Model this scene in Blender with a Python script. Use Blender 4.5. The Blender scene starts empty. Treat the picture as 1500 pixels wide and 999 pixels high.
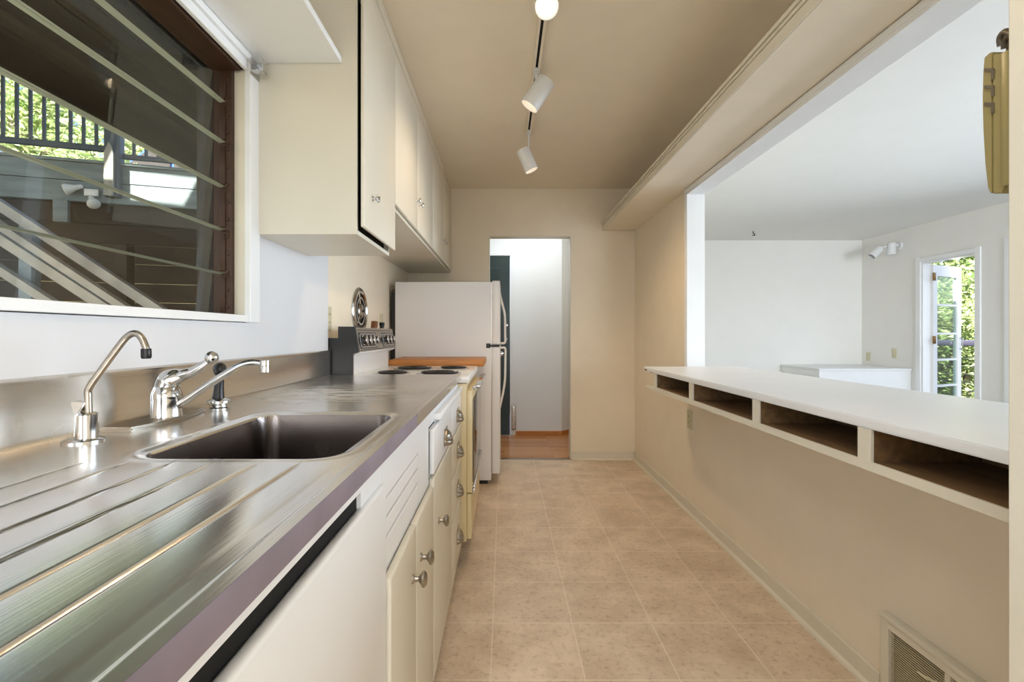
import bpy, bmesh, math, random
from mathutils import Vector, Matrix
random.seed(7)
C = bpy.context.scene.collection
SC = bpy.context.scene
PI = math.pi

# ------------------------------------------------------------------ camera, view, world, lights
FPX, CX, CY, H = 700.0, 738.0, 490.0, 1.112        # focal length in px, vanishing point, eye height
cd = bpy.data.cameras.new('camera'); cam = bpy.data.objects.new('camera', cd); C.objects.link(cam)
cam.location = (0, 0, H); cam.rotation_euler = (PI/2, 0, 0)
cd.sensor_width = 36; cd.lens = 36*FPX/1500
cd.shift_x = (750-CX)/1500; cd.shift_y = -(499.5-CY)/1500
cd.clip_start = .02; cd.clip_end = 200
SC.camera = cam
SC.view_settings.view_transform = 'Standard'; SC.view_settings.look = 'None'
SC.view_settings.exposure = 0.66; SC.view_settings.gamma = 1; SC.view_settings.use_curve_mapping = False

w = bpy.data.worlds.new('world'); SC.world = w; w.use_nodes = True
wn = w.node_tree; bg = wn.nodes['Background']
sky = wn.nodes.new('ShaderNodeTexSky'); sky.sky_type = 'NISHITA'; sky.sun_disc = False
sky.sun_elevation = math.radians(48); sky.sun_rotation = math.radians(200); sky.air_density = 1.0; sky.dust_density = 2.5
wn.links.new(sky.outputs[0], bg.inputs[0]); bg.inputs[1].default_value = .24

SUN = Vector((-.30, -.62, .72)).normalized()
sd = bpy.data.lights.new('sun', 'SUN'); sd.energy = 20.0; sd.angle = math.radians(.6); sd.color = (1, .95, .85)
so = bpy.data.objects.new('sun', sd); C.objects.link(so); so.rotation_euler = SUN.to_track_quat('Z', 'Y').to_euler(); so.location = (0, 0, 12)

def area(name, loc, direction, sx, sy, power, col, spread=180):
    d = bpy.data.lights.new(name, 'AREA'); d.shape = 'RECTANGLE'; d.size = sx; d.size_y = sy; d.energy = power; d.color = col; d.spread = math.radians(spread)
    o = bpy.data.objects.new(name, d); C.objects.link(o); o.location = loc
    o.rotation_euler = Vector(direction).to_track_quat('-Z', 'Y').to_euler()
    return o
COOL = (.78, .88, 1.0); WARM = (1.0, .74, .46)
area('fill_kitchen_end', (.25, -1.55, 1.15), (0, 1, -.45), 1.4, 1.5, 10, COOL, 110)  # added soft fill behind the camera; the wall there has no window
area('overhead_fill_kitchen_end', (-.15, -.60, 2.32), (.55, .0, -1), .9, 1.2, 24, (.86, .92, 1.0))  # added overhead fill out of view, brightens the floor and low walls
area('daylight_living_side', (4.98, 2.2, 1.15), (-1, 0, -.10), 4.2, 1.7, 58, (.74, .86, 1.0), 110)
area('fill_living_end', (3.2, -2.5, 1.2), (.14, 1, .02), 2.6, 1.6, 31, (.82, .90, 1.0), 72)  # added fill out of view, in front of a solid wall
area('hall_fill', (.3, 4.75, 2.38), (0, 0, -1), .9, .6, 6.2, (.88, .94, 1.0))  # added fill above the hall, no lamp known there

# ------------------------------------------------------------------ materials
def lin(c):
    return tuple((x/255/12.92 if x/255 <= .04045 else ((x/255+.055)/1.055)**2.4) for x in c)
def mat(name, rgb, rough=.5, metal=0., var=0., vscale=6., bump=0., bscale=60., stretch=None, spec=.5, coat=0.):
    m = bpy.data.materials.new(name); m.use_nodes = True
    nt = m.node_tree; b = nt.nodes['Principled BSDF']
    c = (*lin(rgb), 1)
    b.inputs['Base Color'].default_value = c; b.inputs['Roughness'].default_value = rough; b.inputs['Metallic'].default_value = metal
    b.inputs['Specular IOR Level'].default_value = spec; b.inputs['Coat Weight'].default_value = coat
    tc = nt.nodes.new('ShaderNodeNewGeometry'); src = tc.outputs['Position']
    if stretch:
        mp = nt.nodes.new('ShaderNodeMapping'); mp.inputs['Scale'].default_value = stretch
        nt.links.new(src, mp.inputs['Vector']); src = mp.outputs[0]
    if var:
        n = nt.nodes.new('ShaderNodeTexNoise'); n.inputs['Scale'].default_value = vscale; n.inputs['Detail'].default_value = 6
        nt.links.new(src, n.inputs['Vector'])
        r = nt.nodes.new('ShaderNodeValToRGB')
        r.color_ramp.elements[0].position = .3; r.color_ramp.elements[1].position = .7
        r.color_ramp.elements[0].color = (*[x*(1-var) for x in c[:3]], 1); r.color_ramp.elements[1].color = (*[min(1, x*(1+var)) for x in c[:3]], 1)
        nt.links.new(n.outputs[0], r.inputs[0]); nt.links.new(r.outputs[0], b.inputs['Base Color'])
    if bump:
        n2 = nt.nodes.new('ShaderNodeTexNoise'); n2.inputs['Scale'].default_value = bscale; n2.inputs['Detail'].default_value = 4
        nt.links.new(src, n2.inputs['Vector'])
        bp = nt.nodes.new('ShaderNodeBump'); bp.inputs['Strength'].default_value = bump; bp.inputs['Distance'].default_value = .01
        nt.links.new(n2.outputs[0], bp.inputs['Height']); nt.links.new(bp.outputs[0], b.inputs['Normal'])
    return m
M = {}
M['kpaint'] = mat('kitchen_wall_paint', (242, 229, 206), .55, var=.02, bump=.03, bscale=90)
M['kceil'] = mat('kitchen_ceiling_paint', (241, 229, 207), .75, var=.02, bump=.03, bscale=60)
M['lpaint'] = mat('living_wall_paint', (240, 237, 231), .7, var=.01, bump=.02, bscale=80)
M['wwall'] = mat('window_wall_paint', (224, 224, 226), .45, var=.01, bump=.03, bscale=70)
M['trim'] = mat('white_trim_paint', (242, 242, 241), .35, var=.015, bump=.02, bscale=50)
M['cream_trim'] = mat('cream_trim_paint', (230, 222, 202), .4, var=.02, bump=.02, bscale=50)
M['cab'] = mat('cabinet_enamel', (228, 221, 203), .32, var=.015, bump=.02, bscale=45)
M['cab_white'] = mat('white_cabinet_enamel', (244, 244, 244), .3, var=.01, bump=.02, bscale=45)
M['gap_shade'] = mat('cabinet_gap_shade', (38, 32, 26), .8, var=.2)  # shade behind the cabinet door, put into the colour
M['rawwood'] = mat('raw_brown_board', (122, 92, 58), .65, var=.25, vscale=8, stretch=(6, 1, 6), bump=.05)
M['chrome'] = mat('chrome', (205, 205, 205), .12, 1.)
M['nickel'] = mat('brushed_nickel', (168, 160, 148), .28, 1., var=.08, vscale=60)
M['black'] = mat('black_plastic', (18, 17, 17), .35, var=.1, vscale=40)
M['blackmetal'] = mat('black_enamel_panel', (34, 32, 30), .4, var=.1, vscale=30)
M['enamel'] = mat('white_enamel', (238, 234, 228), .22, var=.01)
M['almond'] = mat('almond_enamel', (226, 206, 160), .3, var=.03)
M['fridge'] = mat('fridge_textured_enamel', (244, 242, 242), .4, bump=.12, bscale=500)
M['butcher'] = mat('butcher_block', (196, 128, 62), .45, var=.18, vscale=6, stretch=(1.5, 18, 18), bump=.03)
M['ivory'] = mat('ivory_plastic', (214, 206, 172), .35, var=.02)
M['darkhole'] = mat('dark_slot', (14, 12, 10), .9, var=.1)
M['ovenglass'] = mat('oven_door_glass', (58, 50, 44), .08, 0., var=.08, spec=.8)
M['phone'] = mat('aged_phone_plastic', (150, 134, 82), .38, var=.04)
M['cord'] = mat('phone_cord', (92, 80, 62), .45, var=.06, vscale=30)
M['brass'] = mat('aged_brass', (150, 110, 60), .4, .8, var=.2, vscale=30)
M['doorpaint'] = mat('dark_green_door_paint', (22, 46, 46), .3, var=.08)
M['hallwall'] = mat('hall_wall_paint', (236, 239, 240), .6, var=.01, bump=.02)
M['canwhite'] = mat('white_metal_shade', (232, 232, 230), .35, var=.01)
M['film'] = mat('purple_grey_edge_film', (160, 150, 164), .45, .6, var=.10, vscale=10)
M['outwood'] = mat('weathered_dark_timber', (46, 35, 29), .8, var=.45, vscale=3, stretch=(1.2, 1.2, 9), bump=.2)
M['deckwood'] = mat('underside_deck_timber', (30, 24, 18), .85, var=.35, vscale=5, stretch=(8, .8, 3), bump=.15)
M['greyboard'] = mat('grey_painted_board', (120, 132, 136), .6, var=.22, vscale=3, stretch=(1, 1, 5), bump=.1)
M['railblue'] = mat('slate_blue_railing_paint', (70, 82, 98), .5, var=.15, vscale=8)
M['pale_stair'] = mat('weathered_pale_stair_rail', (170, 166, 158), .6, var=.25, vscale=5, bump=.1)
M['carblue'] = mat('blue_car_paint', (62, 98, 190), .25, .2, var=.05, coat=.5)
M['jalousie'] = mat('brown_anodised_metal', (66, 42, 26), .5, .3, var=.15, vscale=30)
M['hill'] = mat('hillside_earth', (84, 76, 54), .9, var=.3, vscale=2, bump=.3)
M['bark'] = mat('pale_bark', (150, 138, 122), .9, var=.3, vscale=8, bump=.4)
M['copper'] = mat('brown_wooden_block', (118, 72, 36), .5, var=.2)

def emis(name, rgb, s):
    m = bpy.data.materials.new(name); m.use_nodes = True; b = m.node_tree.nodes['Principled BSDF']
    b.inputs['Base Color'].default_value = (*lin(rgb), 1); b.inputs['Emission Color'].default_value = (*lin(rgb), 1); b.inputs['Emission Strength'].default_value = s
    return m
M['bulb'] = emis('lit_bulb', (255, 232, 204), 1.4)

def leafmat(name, a, b_, tr=.35):
    m = bpy.data.materials.new(name); m.use_nodes = True; nt = m.node_tree; b = nt.nodes['Principled BSDF']
    g = nt.nodes.new('ShaderNodeNewGeometry'); r = nt.nodes.new('ShaderNodeValToRGB')
    r.color_ramp.elements[0].color = (*lin(a), 1); r.color_ramp.elements[1].color = (*lin(b_), 1)
    nt.links.new(g.outputs['Random Per Island'], r.inputs[0]); nt.links.new(r.outputs[0], b.inputs['Base Color'])
    b.inputs['Roughness'].default_value = .45
    t = nt.nodes.new('ShaderNodeBsdfTranslucent'); nt.links.new(r.outputs[0], t.inputs[0])
    mx = nt.nodes.new('ShaderNodeMixShader'); mx.inputs[0].default_value = tr
    out = nt.nodes['Material Output']
    nt.links.new(b.outputs[0], mx.inputs[1]); nt.links.new(t.outputs[0], mx.inputs[2]); nt.links.new(mx.outputs[0], out.inputs[0])
    return m
M['leaf'] = leafmat('garden_leaves', (92, 118, 66), (196, 208, 150))
M['leaf2'] = leafmat('canopy_leaves', (112, 140, 72), (228, 234, 184), .5)

def glassmat(name, tint, refl=1.0):
    m = bpy.data.materials.new(name); m.use_nodes = True; nt = m.node_tree; nt.nodes.remove(nt.nodes['Principled BSDF'])
    tr = nt.nodes.new('ShaderNodeBsdfTransparent'); tr.inputs[0].default_value = (*tint, 1)
    gl = nt.nodes.new('ShaderNodeBsdfGlossy'); gl.inputs['Roughness'].default_value = .015
    fr = nt.nodes.new('ShaderNodeFresnel'); fr.inputs[0].default_value = 1.5
    mu = nt.nodes.new('ShaderNodeMath'); mu.operation = 'MULTIPLY'; mu.inputs[1].default_value = refl
    mx = nt.nodes.new('ShaderNodeMixShader')
    nt.links.new(fr.outputs[0], mu.inputs[0]); nt.links.new(mu.outputs[0], mx.inputs[0])
    nt.links.new(tr.outputs[0], mx.inputs[1]); nt.links.new(gl.outputs[0], mx.inputs[2]); nt.links.new(mx.outputs[0], nt.nodes['Material Output'].inputs[0])
    return m
M['glass'] = glassmat('window_glass', (.955, .985, .97), .12)
M['doorglass'] = glassmat('french_door_glass', (.84, .92, .88), .6)
M['glassedge'] = mat('ground_glass_edge', (186, 190, 174), .35, var=.05)

def floor_tile_mat():
    m = bpy.data.materials.new('beige_stone_look_tile'); m.use_nodes = True; nt = m.node_tree; b = nt.nodes['Principled BSDF']
    g = nt.nodes.new('ShaderNodeNewGeometry'); mp = nt.nodes.new('ShaderNodeMapping'); mp.vector_type = 'POINT'
    mp.inputs['Location'].default_value = (.042+.305*8, -1.538+.3045*10, 0)
    nt.links.new(g.outputs['Position'], mp.inputs['Vector'])
    br = nt.nodes.new('ShaderNodeTexBrick'); br.offset = 0; br.squash = 1
    br.inputs['Scale'].default_value = 1; br.inputs['Brick Width'].default_value = .305; br.inputs['Row Height'].default_value = .3045
    br.inputs['Mortar Size'].default_value = .0032; br.inputs['Mortar Smooth'].default_value = .6
    br.inputs['Color1'].default_value = (.9, .9, .9, 1); br.inputs['Color2'].default_value = (1, 1, 1, 1); br.inputs['Mortar'].default_value = (1, 1, 1, 1)
    nt.links.new(mp.outputs[0], br.inputs['Vector'])
    n1 = nt.nodes.new('ShaderNodeTexNoise'); n1.inputs['Scale'].default_value = 5; n1.inputs['Detail'].default_value = 8; n1.inputs['Roughness'].default_value = .65
    nt.links.new(g.outputs['Position'], n1.inputs['Vector'])
    r1 = nt.nodes.new('ShaderNodeValToRGB'); e = r1.color_ramp.elements
    e[0].position = .32; e[0].color = (*lin((208, 184, 156)), 1); e[1].position = .68; e[1].color = (*lin((240, 220, 194)), 1)
    nt.links.new(n1.outputs[0], r1.inputs[0])
    n2 = nt.nodes.new('ShaderNodeTexNoise'); n2.inputs['Scale'].default_value = 45; n2.inputs['Detail'].default_value = 6; n2.inputs['Roughness'].default_value = .7
    nt.links.new(g.outputs['Position'], n2.inputs['Vector'])
    r2 = nt.nodes.new('ShaderNodeValToRGB'); e = r2.color_ramp.elements
    e[0].position = .36; e[0].color = (.72, .68, .62, 1); e[1].position = .47; e[1].color = (1, 1, 1, 1)
    nt.links.new(n2.outputs[0], r2.inputs[0])
    mm = nt.nodes.new('ShaderNodeMix'); mm.data_type = 'RGBA'; mm.blend_type = 'MULTIPLY'; mm.inputs[0].default_value = .8
    nt.links.new(r1.outputs[0], mm.inputs[6]); nt.links.new(r2.outputs[0], mm.inputs[7])
    m2 = nt.nodes.new('ShaderNodeMix'); m2.data_type = 'RGBA'; m2.blend_type = 'MULTIPLY'; m2.inputs[0].default_value = .6
    nt.links.new(mm.outputs[2], m2.inputs[6]); nt.links.new(br.outputs['Color'], m2.inputs[7])
    m3 = nt.nodes.new('ShaderNodeMix'); m3.data_type = 'RGBA'; m3.inputs[7].default_value = (*lin((247, 232, 212)), 1)
    sc = nt.nodes.new('ShaderNodeMath'); sc.operation = 'MULTIPLY'; sc.inputs[1].default_value = .55
    nt.links.new(br.outputs['Fac'], sc.inputs[0]); nt.links.new(sc.outputs[0], m3.inputs[0]); nt.links.new(m2.outputs[2], m3.inputs[6])
    nt.links.new(m3.outputs[2], b.inputs['Base Color']); b.inputs['Roughness'].default_value = .42
    bp = nt.nodes.new('ShaderNodeBump'); bp.inputs['Strength'].default_value = .15; bp.inputs['Distance'].default_value = .004; bp.invert = True
    nt.links.new(br.outputs['Fac'], bp.inputs['Height']); nt.links.new(bp.outputs[0], b.inputs['Normal'])
    return m
M['tile'] = floor_tile_mat()
def wood_floor_mat():
    m = bpy.data.materials.new('oak_strip_floor'); m.use_nodes = True; nt = m.node_tree; b = nt.nodes['Principled BSDF']
    g = nt.nodes.new('ShaderNodeNewGeometry'); br = nt.nodes.new('ShaderNodeTexBrick')
    br.inputs['Scale'].default_value = 1; br.inputs['Brick Width'].default_value = .9; br.inputs['Row Height'].default_value = .057
    br.inputs['Mortar Size'].default_value = .001; br.inputs['Color1'].default_value = (*lin((176, 116, 66)), 1); br.inputs['Color2'].default_value = (*lin((206, 148, 94)), 1)
    br.inputs['Mortar'].default_value = (*lin((110, 66, 36)), 1)
    nt.links.new(g.outputs['Position'], br.inputs['Vector']); nt.links.new(br.outputs['Color'], b.inputs['Base Color']); b.inputs['Roughness'].default_value = .25
    return m
M['oak'] = wood_floor_mat()
def steel_mat(name, rgb, r0, r1, smear=False):
    m = bpy.data.materials.new(name); m.use_nodes = True; nt = m.node_tree; b = nt.nodes['Principled BSDF']
    b.inputs['Metallic'].default_value = 1; b.inputs['Base Color'].default_value = (*lin(rgb), 1)
    g = nt.nodes.new('ShaderNodeNewGeometry')
    n = nt.nodes.new('ShaderNodeTexNoise'); n.inputs['Scale'].default_value = 4; n.inputs['Detail'].default_value = 3; n.inputs['Roughness'].default_value = .5; n.inputs['Distortion'].default_value = .2
    nt.links.new(g.outputs['Position'], n.inputs['Vector'])
    mr = nt.nodes.new('ShaderNodeMapRange'); mr.inputs[1].default_value = .3; mr.inputs[2].default_value = .7; mr.inputs[3].default_value = r0; mr.inputs[4].default_value = r1
    nt.links.new(n.outputs[0], mr.inputs[0]); rough = mr.outputs[0]
    if smear:   # arcs wiped into the brushed steel between the sink and the stove
        vm = nt.nodes.new('ShaderNodeMapping'); vm.vector_type = 'POINT'; vm.inputs['Rotation'].default_value = (0, 0, math.radians(52)); vm.inputs['Scale'].default_value = (7, 55, 1)
        nt.links.new(g.outputs['Position'], vm.inputs['Vector'])
        wv = nt.nodes.new('ShaderNodeTexNoise'); wv.inputs['Scale'].default_value = 1; wv.inputs['Detail'].default_value = 3; wv.inputs['Distortion'].default_value = .8
        nt.links.new(vm.outputs[0], wv.inputs['Vector'])
        wr = nt.nodes.new('ShaderNodeMapRange'); wr.inputs[1].default_value = .46; wr.inputs[2].default_value = .58; nt.links.new(wv.outputs[0], wr.inputs[0])
        sx = nt.nodes.new('ShaderNodeVectorMath'); sx.operation = 'DISTANCE'; sx.inputs[1].default_value = (-.52, 1.58, .925)
        nt.links.new(g.outputs['Position'], sx.inputs[0])
        dm = nt.nodes.new('ShaderNodeMapRange'); dm.inputs[1].default_value = .12; dm.inputs[2].default_value = .30; dm.inputs[3].default_value = .22; dm.inputs[4].default_value = 0
        nt.links.new(sx.outputs['Value'], dm.inputs[0])
        mu = nt.nodes.new('ShaderNodeMath'); mu.operation = 'MULTIPLY'; nt.links.new(wr.outputs[0], mu.inputs[0]); nt.links.new(dm.outputs[0], mu.inputs[1])
        ad = nt.nodes.new('ShaderNodeMath'); ad.operation = 'ADD'; nt.links.new(mu.outputs[0], ad.inputs[0]); nt.links.new(rough, ad.inputs[1]); rough = ad.outputs[0]
    nt.links.new(rough, b.inputs['Roughness'])
    mp = nt.nodes.new('ShaderNodeMapping'); mp.inputs['Scale'].default_value = (300, 6, 300)
    nt.links.new(g.outputs['Position'], mp.inputs['Vector'])
    n2 = nt.nodes.new('ShaderNodeTexNoise'); n2.inputs['Scale'].default_value = 1; n2.inputs['Detail'].default_value = 3; nt.links.new(mp.outputs[0], n2.inputs['Vector'])
    bp = nt.nodes.new('ShaderNodeBump'); bp.inputs['Strength'].default_value = .06; bp.inputs['Distance'].default_value = .002
    nt.links.new(n2.outputs[0], bp.inputs['Height']); nt.links.new(bp.outputs[0], b.inputs['Normal'])
    return m
M['steel'] = steel_mat('brushed_stainless_steel', (236, 233, 229), .18, .28, True)
M['steel2'] = steel_mat('edge_stainless_steel', (226, 222, 216), .2, .3)
M['basinsteel'] = steel_mat('basin_stainless_steel', (128, 120, 116), .22, .34)

# ------------------------------------------------------------------ mesh helpers
def root_loc(o):
    v = Vector((0, 0, 0))
    while o is not None:
        v = v + o.location; o = o.parent
    return v
class MB:
    def __init__(self): self.bm = bmesh.new()
    def _xf(self, verts, mtx):
        if mtx is not None: bmesh.ops.transform(self.bm, matrix=mtx, verts=verts)
    def box(self, x0, x1, y0, y1, z0, z1, bev=0., seg=2, mtx=None, mi=0):
        b = bmesh.new(); bmesh.ops.create_cube(b, size=1)
        bmesh.ops.scale(b, vec=(abs(x1-x0), abs(y1-y0), abs(z1-z0)), verts=b.verts)
        bmesh.ops.translate(b, vec=((x0+x1)/2, (y0+y1)/2, (z0+z1)/2), verts=b.verts)
        if bev > 0:
            bmesh.ops.bevel(b, geom=list(b.edges), offset=bev, segments=seg, affect='EDGES', profile=.5)
        self._merge(b, mtx, mi); return self
    def _merge(self, b, mtx=None, mi=0):
        if mtx is not None: bmesh.ops.transform(b, matrix=mtx, verts=b.verts)
        vm = {}
        for v in b.verts: vm[v] = self.bm.verts.new(v.co)
        for f in b.faces:
            try:
                nf = self.bm.faces.new([vm[v] for v in f.verts]); nf.material_index = mi or f.material_index
            except ValueError: pass
        b.free()
    def lathe(self, prof, org=(0, 0, 0), axis=(0, 0, 1), seg=24, sx=1., sy=1., cap=True, mi=0):
        a = Vector(axis).normalized(); q = a.to_track_quat('Z', 'Y').to_matrix().to_4x4()
        mtx = Matrix.Translation(org) @ q
        b = bmesh.new(); rings = []
        for r, t in prof:
            if r < 1e-6: rings.append([b.verts.new((0, 0, t))])
            else: rings.append([b.verts.new((r*sx*math.cos(2*PI*k/seg), r*sy*math.sin(2*PI*k/seg), t)) for k in range(seg)])
        for i in range(len(rings)-1):
            A, B = rings[i], rings[i+1]
            for k in range(seg):
                k2 = (k+1) % seg
                if len(A) == 1 and len(B) == 1: continue
                if len(A) == 1: b.faces.new((A[0], B[k], B[k2]))
                elif len(B) == 1: b.faces.new((A[k], A[k2], B[0]))
                else: b.faces.new((A[k], A[k2], B[k2], B[k]))
        if cap:
            for R in (rings[0], rings[-1]):
                if len(R) > 1: b.faces.new(R)
        bmesh.ops.recalc_face_normals(b, faces=b.faces)
        self._merge(b, mtx, mi); return self
    def cyl(self, p0, p1, r0, r1=None, seg=20, mi=0):
        p0 = Vector(p0); p1 = Vector(p1); d = p1-p0
        return self.lathe([(r0, 0), (r0 if r1 is None else r1, d.length)], p0, d, seg, mi=mi)
    def tube(self, pts, r, seg=12, smooth=6, flat=None, mi=0):
        P = [Vector(p) for p in pts]
        if smooth and len(P) > 2:
            Q = []
            for i in range(len(P)-1):
                a = P[max(i-1, 0)]; b_ = P[i]; c = P[i+1]; d = P[min(i+2, len(P)-1)]
                for k in range(smooth):
                    t = k/smooth
                    Q.append(.5*((2*b_)+(-a+c)*t+(2*a-5*b_+4*c-d)*t*t+(-a+3*b_-3*c+d)*t**3))
            Q.append(P[-1]); P = Q
        rr = r if isinstance(r, (list, tuple)) else [r]*len(P)
        if len(rr) != len(P):
            n = len(rr)-1; rr = [rr[min(int(i/(len(P)-1)*n), n-1)]*(1-(i/(len(P)-1)*n-min(int(i/(len(P)-1)*n), n-1))) + rr[min(int(i/(len(P)-1)*n), n-1)+1]*(i/(len(P)-1)*n-min(int(i/(len(P)-1)*n), n-1)) for i in range(len(P))]
        b = bmesh.new(); rings = []; up = None
        for i, p in enumerate(P):
            t = (P[min(i+1, len(P)-1)]-P[max(i-1, 0)]).normalized()
            if up is None:
                up = Vector((0, 1, 0)) if abs(t.y) < .9 else Vector((1, 0, 0))
            u = (up - t*up.dot(t)).normalized(); v = t.cross(u); up = u
            fu = 1.; fv = 1.
            if flat: fu, fv = flat
            rings.append([b.verts.new(p + u*math.cos(2*PI*k/seg)*rr[i]*fu + v*math.sin(2*PI*k/seg)*rr[i]*fv) for k in range(seg)])
        for i in range(len(rings)-1):
            for k in range(seg):
                k2 = (k+1) % seg; b.faces.new((rings[i][k], rings[i][k2], rings[i+1][k2], rings[i+1][k]))
        b.faces.new(rings[0]); b.faces.new(rings[-1])
        bmesh.ops.recalc_face_normals(b, faces=b.faces)
        self._merge(b, None, mi); return self
    def prism(self, poly, a0, a1, axis='y', bev=0., mi=0):
        """poly in the plane across axis: axis y -> (x,z), x -> (y,z), z -> (x,y)"""
        b = bmesh.new()
        def P(u, v, a): return {'y': (u, a, v), 'x': (a, u, v), 'z': (u, v, a)}[axis]
        A = [b.verts.new(P(u, v, a0)) for u, v in poly]; B = [b.verts.new(P(u, v, a1)) for u, v in poly]
        n = len(poly); b.faces.new(A); b.faces.new(list(reversed(B)))
        for k in range(n): b.faces.new((A[k], B[k], B[(k+1) % n], A[(k+1) % n]))
        bmesh.ops.recalc_face_normals(b, faces=b.faces)
        if bev: bmesh.ops.bevel(b, geom=list(b.edges), offset=bev, segments=2, affect='EDGES')
        self._merge(b, None, mi); return self
    def build(self, name, m, parent=None, origin=None, smooth=True):
        bm = self.bm; bmesh.ops.recalc_face_normals(bm, faces=bm.faces)
        if parent is not None: off = root_loc(parent)
        elif origin is not None: off = Vector(origin)
        else:
            xs = [v.co for v in bm.verts]
            off = Vector(((min(v.x for v in xs)+max(v.x for v in xs))/2, (min(v.y for v in xs)+max(v.y for v in xs))/2, min(v.z for v in xs)))
        bmesh.ops.translate(bm, vec=-off, verts=bm.verts)
        if smooth:
            for f in bm.faces: f.smooth = True
            for e in bm.edges:
                if len(e.link_faces) == 2 and e.calc_face_angle(0) > math.radians(38): e.smooth = False
        me = bpy.data.meshes.new(name); bm.to_mesh(me); bm.free()
        for mm in (m if isinstance(m, (list, tuple)) else [m]): me.materials.append(mm)
        o = bpy.data.objects.new(name, me); C.objects.link(o)
        if parent is not None: o.parent = parent
        else: o.location = off
        return o
def tag(o, label, cat, group=None, kind=None):
    o['label'] = label; o['category'] = cat
    if group: o['group'] = group
    if kind: o['kind'] = kind
    return o
def thing(name, label, cat, loc, group=None):
    o = bpy.data.objects.new(name, None); C.objects.link(o); o.location = loc; o.empty_display_size = .05
    return tag(o, label, cat, group)
def struct(name, mb, m, parent=None):
    o = mb.build(name, m, parent, smooth=False) if parent is not None else mb.build(name, m, None, smooth=False)
    o['kind'] = 'structure'; return o
def copy_tree(o, loc, label):
    def cp(s, par):
        c = s.copy(); C.objects.link(c); c.parent = par
        for ch in s.children: cp(ch, c)
        return c
    r = cp(o, None); r.location = loc; r['label'] = label; return r

# ------------------------------------------------------------------ room shell
XL, XL2, XR, XR2 = -.838, -.856, 1.165, 1.264
YB, ZC = 4.254, 2.41
XF = 4.93; YF = 6.58
struct('floor', MB().box(-1.0, 1.3, -1.7, YB, -.1, 0), M['tile'])
struct('floor_hall', MB().box(-1.2, 1.3, YB, 6.7, -.1, 0), M['oak'])
struct('floor_living', MB().box(1.3, 5.1, -2.7, 6.7, -.1, 0), mat('pale_grey_floor', (150, 146, 140), .6, var=.03))
struct('trim_1', MB().box(-.13, .60, YB-.012, YB+.02, 0, .006), M['nickel'])
struct('ceiling', MB().box(-1.0, 1.264, -1.7, YB+.1, ZC, ZC+.1), M['kceil'])
struct('ceiling_living', MB().box(1.264, 5.1, -2.7, 6.7, ZC, ZC+.1), M['lpaint'])
struct('ceiling_hall', MB().box(-.99, 1.264, YB+.1, 6.7, ZC, ZC+.1), M['hallwall'])
# back wall with the doorway
DX0, DX1, DZ = -.13, .596, 1.987
struct('wall_back', MB().box(-1.0, DX0, YB, YB+.1, 0, ZC).box(DX1, XR, YB, YB+.1, 0, ZC).box(DX0, DX1, YB, YB+.1, DZ, ZC), M['kpaint'])
# left wall : window wall and the stretch behind the stove
WY0, WY1, WZ0, WZ1 = .10, 1.553, 1.170, 1.970
wl = MB().box(-.98, XL, -1.7, WY0, 0, ZC).box(-.98, XL, WY1, 2.28, 0, ZC).box(-.98, XL, WY0, WY1, 0, WZ0).box(-.98, XL, WY0, WY1, WZ1, ZC)
struct('wall_left', wl, M['wwall'])
struct('wall_left_stove', MB().box(-.98, XL2, 2.28, YB, 0, ZC), M['kpaint'])
# right wall with the pass-through
OZ0, OZ1, OY0, OY1 = .885, 2.010, .655, 3.03
wr = MB().box(XR, XR2, OY1, YB+.1, 0, ZC).box(XR, XR2, OY0, OY1, 0, OZ0-.02).box(XR, XR2, OY0, OY1, OZ1, ZC).box(XR, XR2, YB+.1, YF, 0, ZC)
struct('wall_right', wr, [M['kpaint']])
struct('wall_near', MB().box(.80, XR2, .30, .655, 0, ZC).box(1.0, XR2, -1.7, .30, 0, ZC), M['kpaint'])
struct('trim_2', MB().box(.691, .80, .30, .655, 0, ZC, .002), M['cream_trim'])
struct('wall_behind', MB().box(-1.0, XR2, -1.8, -1.7, 0, ZC), M['kpaint'])
# casing of the pass-through
t = MB().box(XR-.012, XR2+.002, OY1-.02, OY1, OZ0, OZ1, .001).box(XR-.012, XR2+.002, OY0, OY1, OZ1-.016, OZ1, .001)
t.box(XR-.014, XR, OY1-.004, OY1+.022, OZ0, OZ1+.022, .002).box(XR-.014, XR, OY0, OY1-.004, OZ1, OZ1+.022, .002)
struct('trim_3', t, M['trim'])
# baseboards with shoe moulding
def skirt_x(y0, y1, x, s):
    return MB().box(x, x+s*.013, y0, y1, 0, .07, .003).prism([(x+s*.013, 0), (x+s*.026, 0), (x+s*.024, .009), (x+s*.013, .016)], y0, y1, 'y')
struct('baseboard_right', skirt_x(1.47, YB, XR, -1), M['cream_trim'])
struct('baseboard_back', MB().box(DX1+.01, XR-.013, YB-.013, YB, 0, .07, .003).prism([(YB-.013, 0), (YB-.026, 0), (YB-.024, .009), (YB-.013, .016)], DX1+.01, XR-.02, 'x'), M['cream_trim'])
struct('trim_4', MB().box(DX0-.004, DX0+.004, YB-.006, YB+.1, 0, DZ).box(DX1-.004, DX1+.004, YB-.006, YB+.1, 0, DZ).box(DX0, DX1, YB-.006, YB+.1, DZ-.004, DZ+.004), M['cream_trim'])

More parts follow.
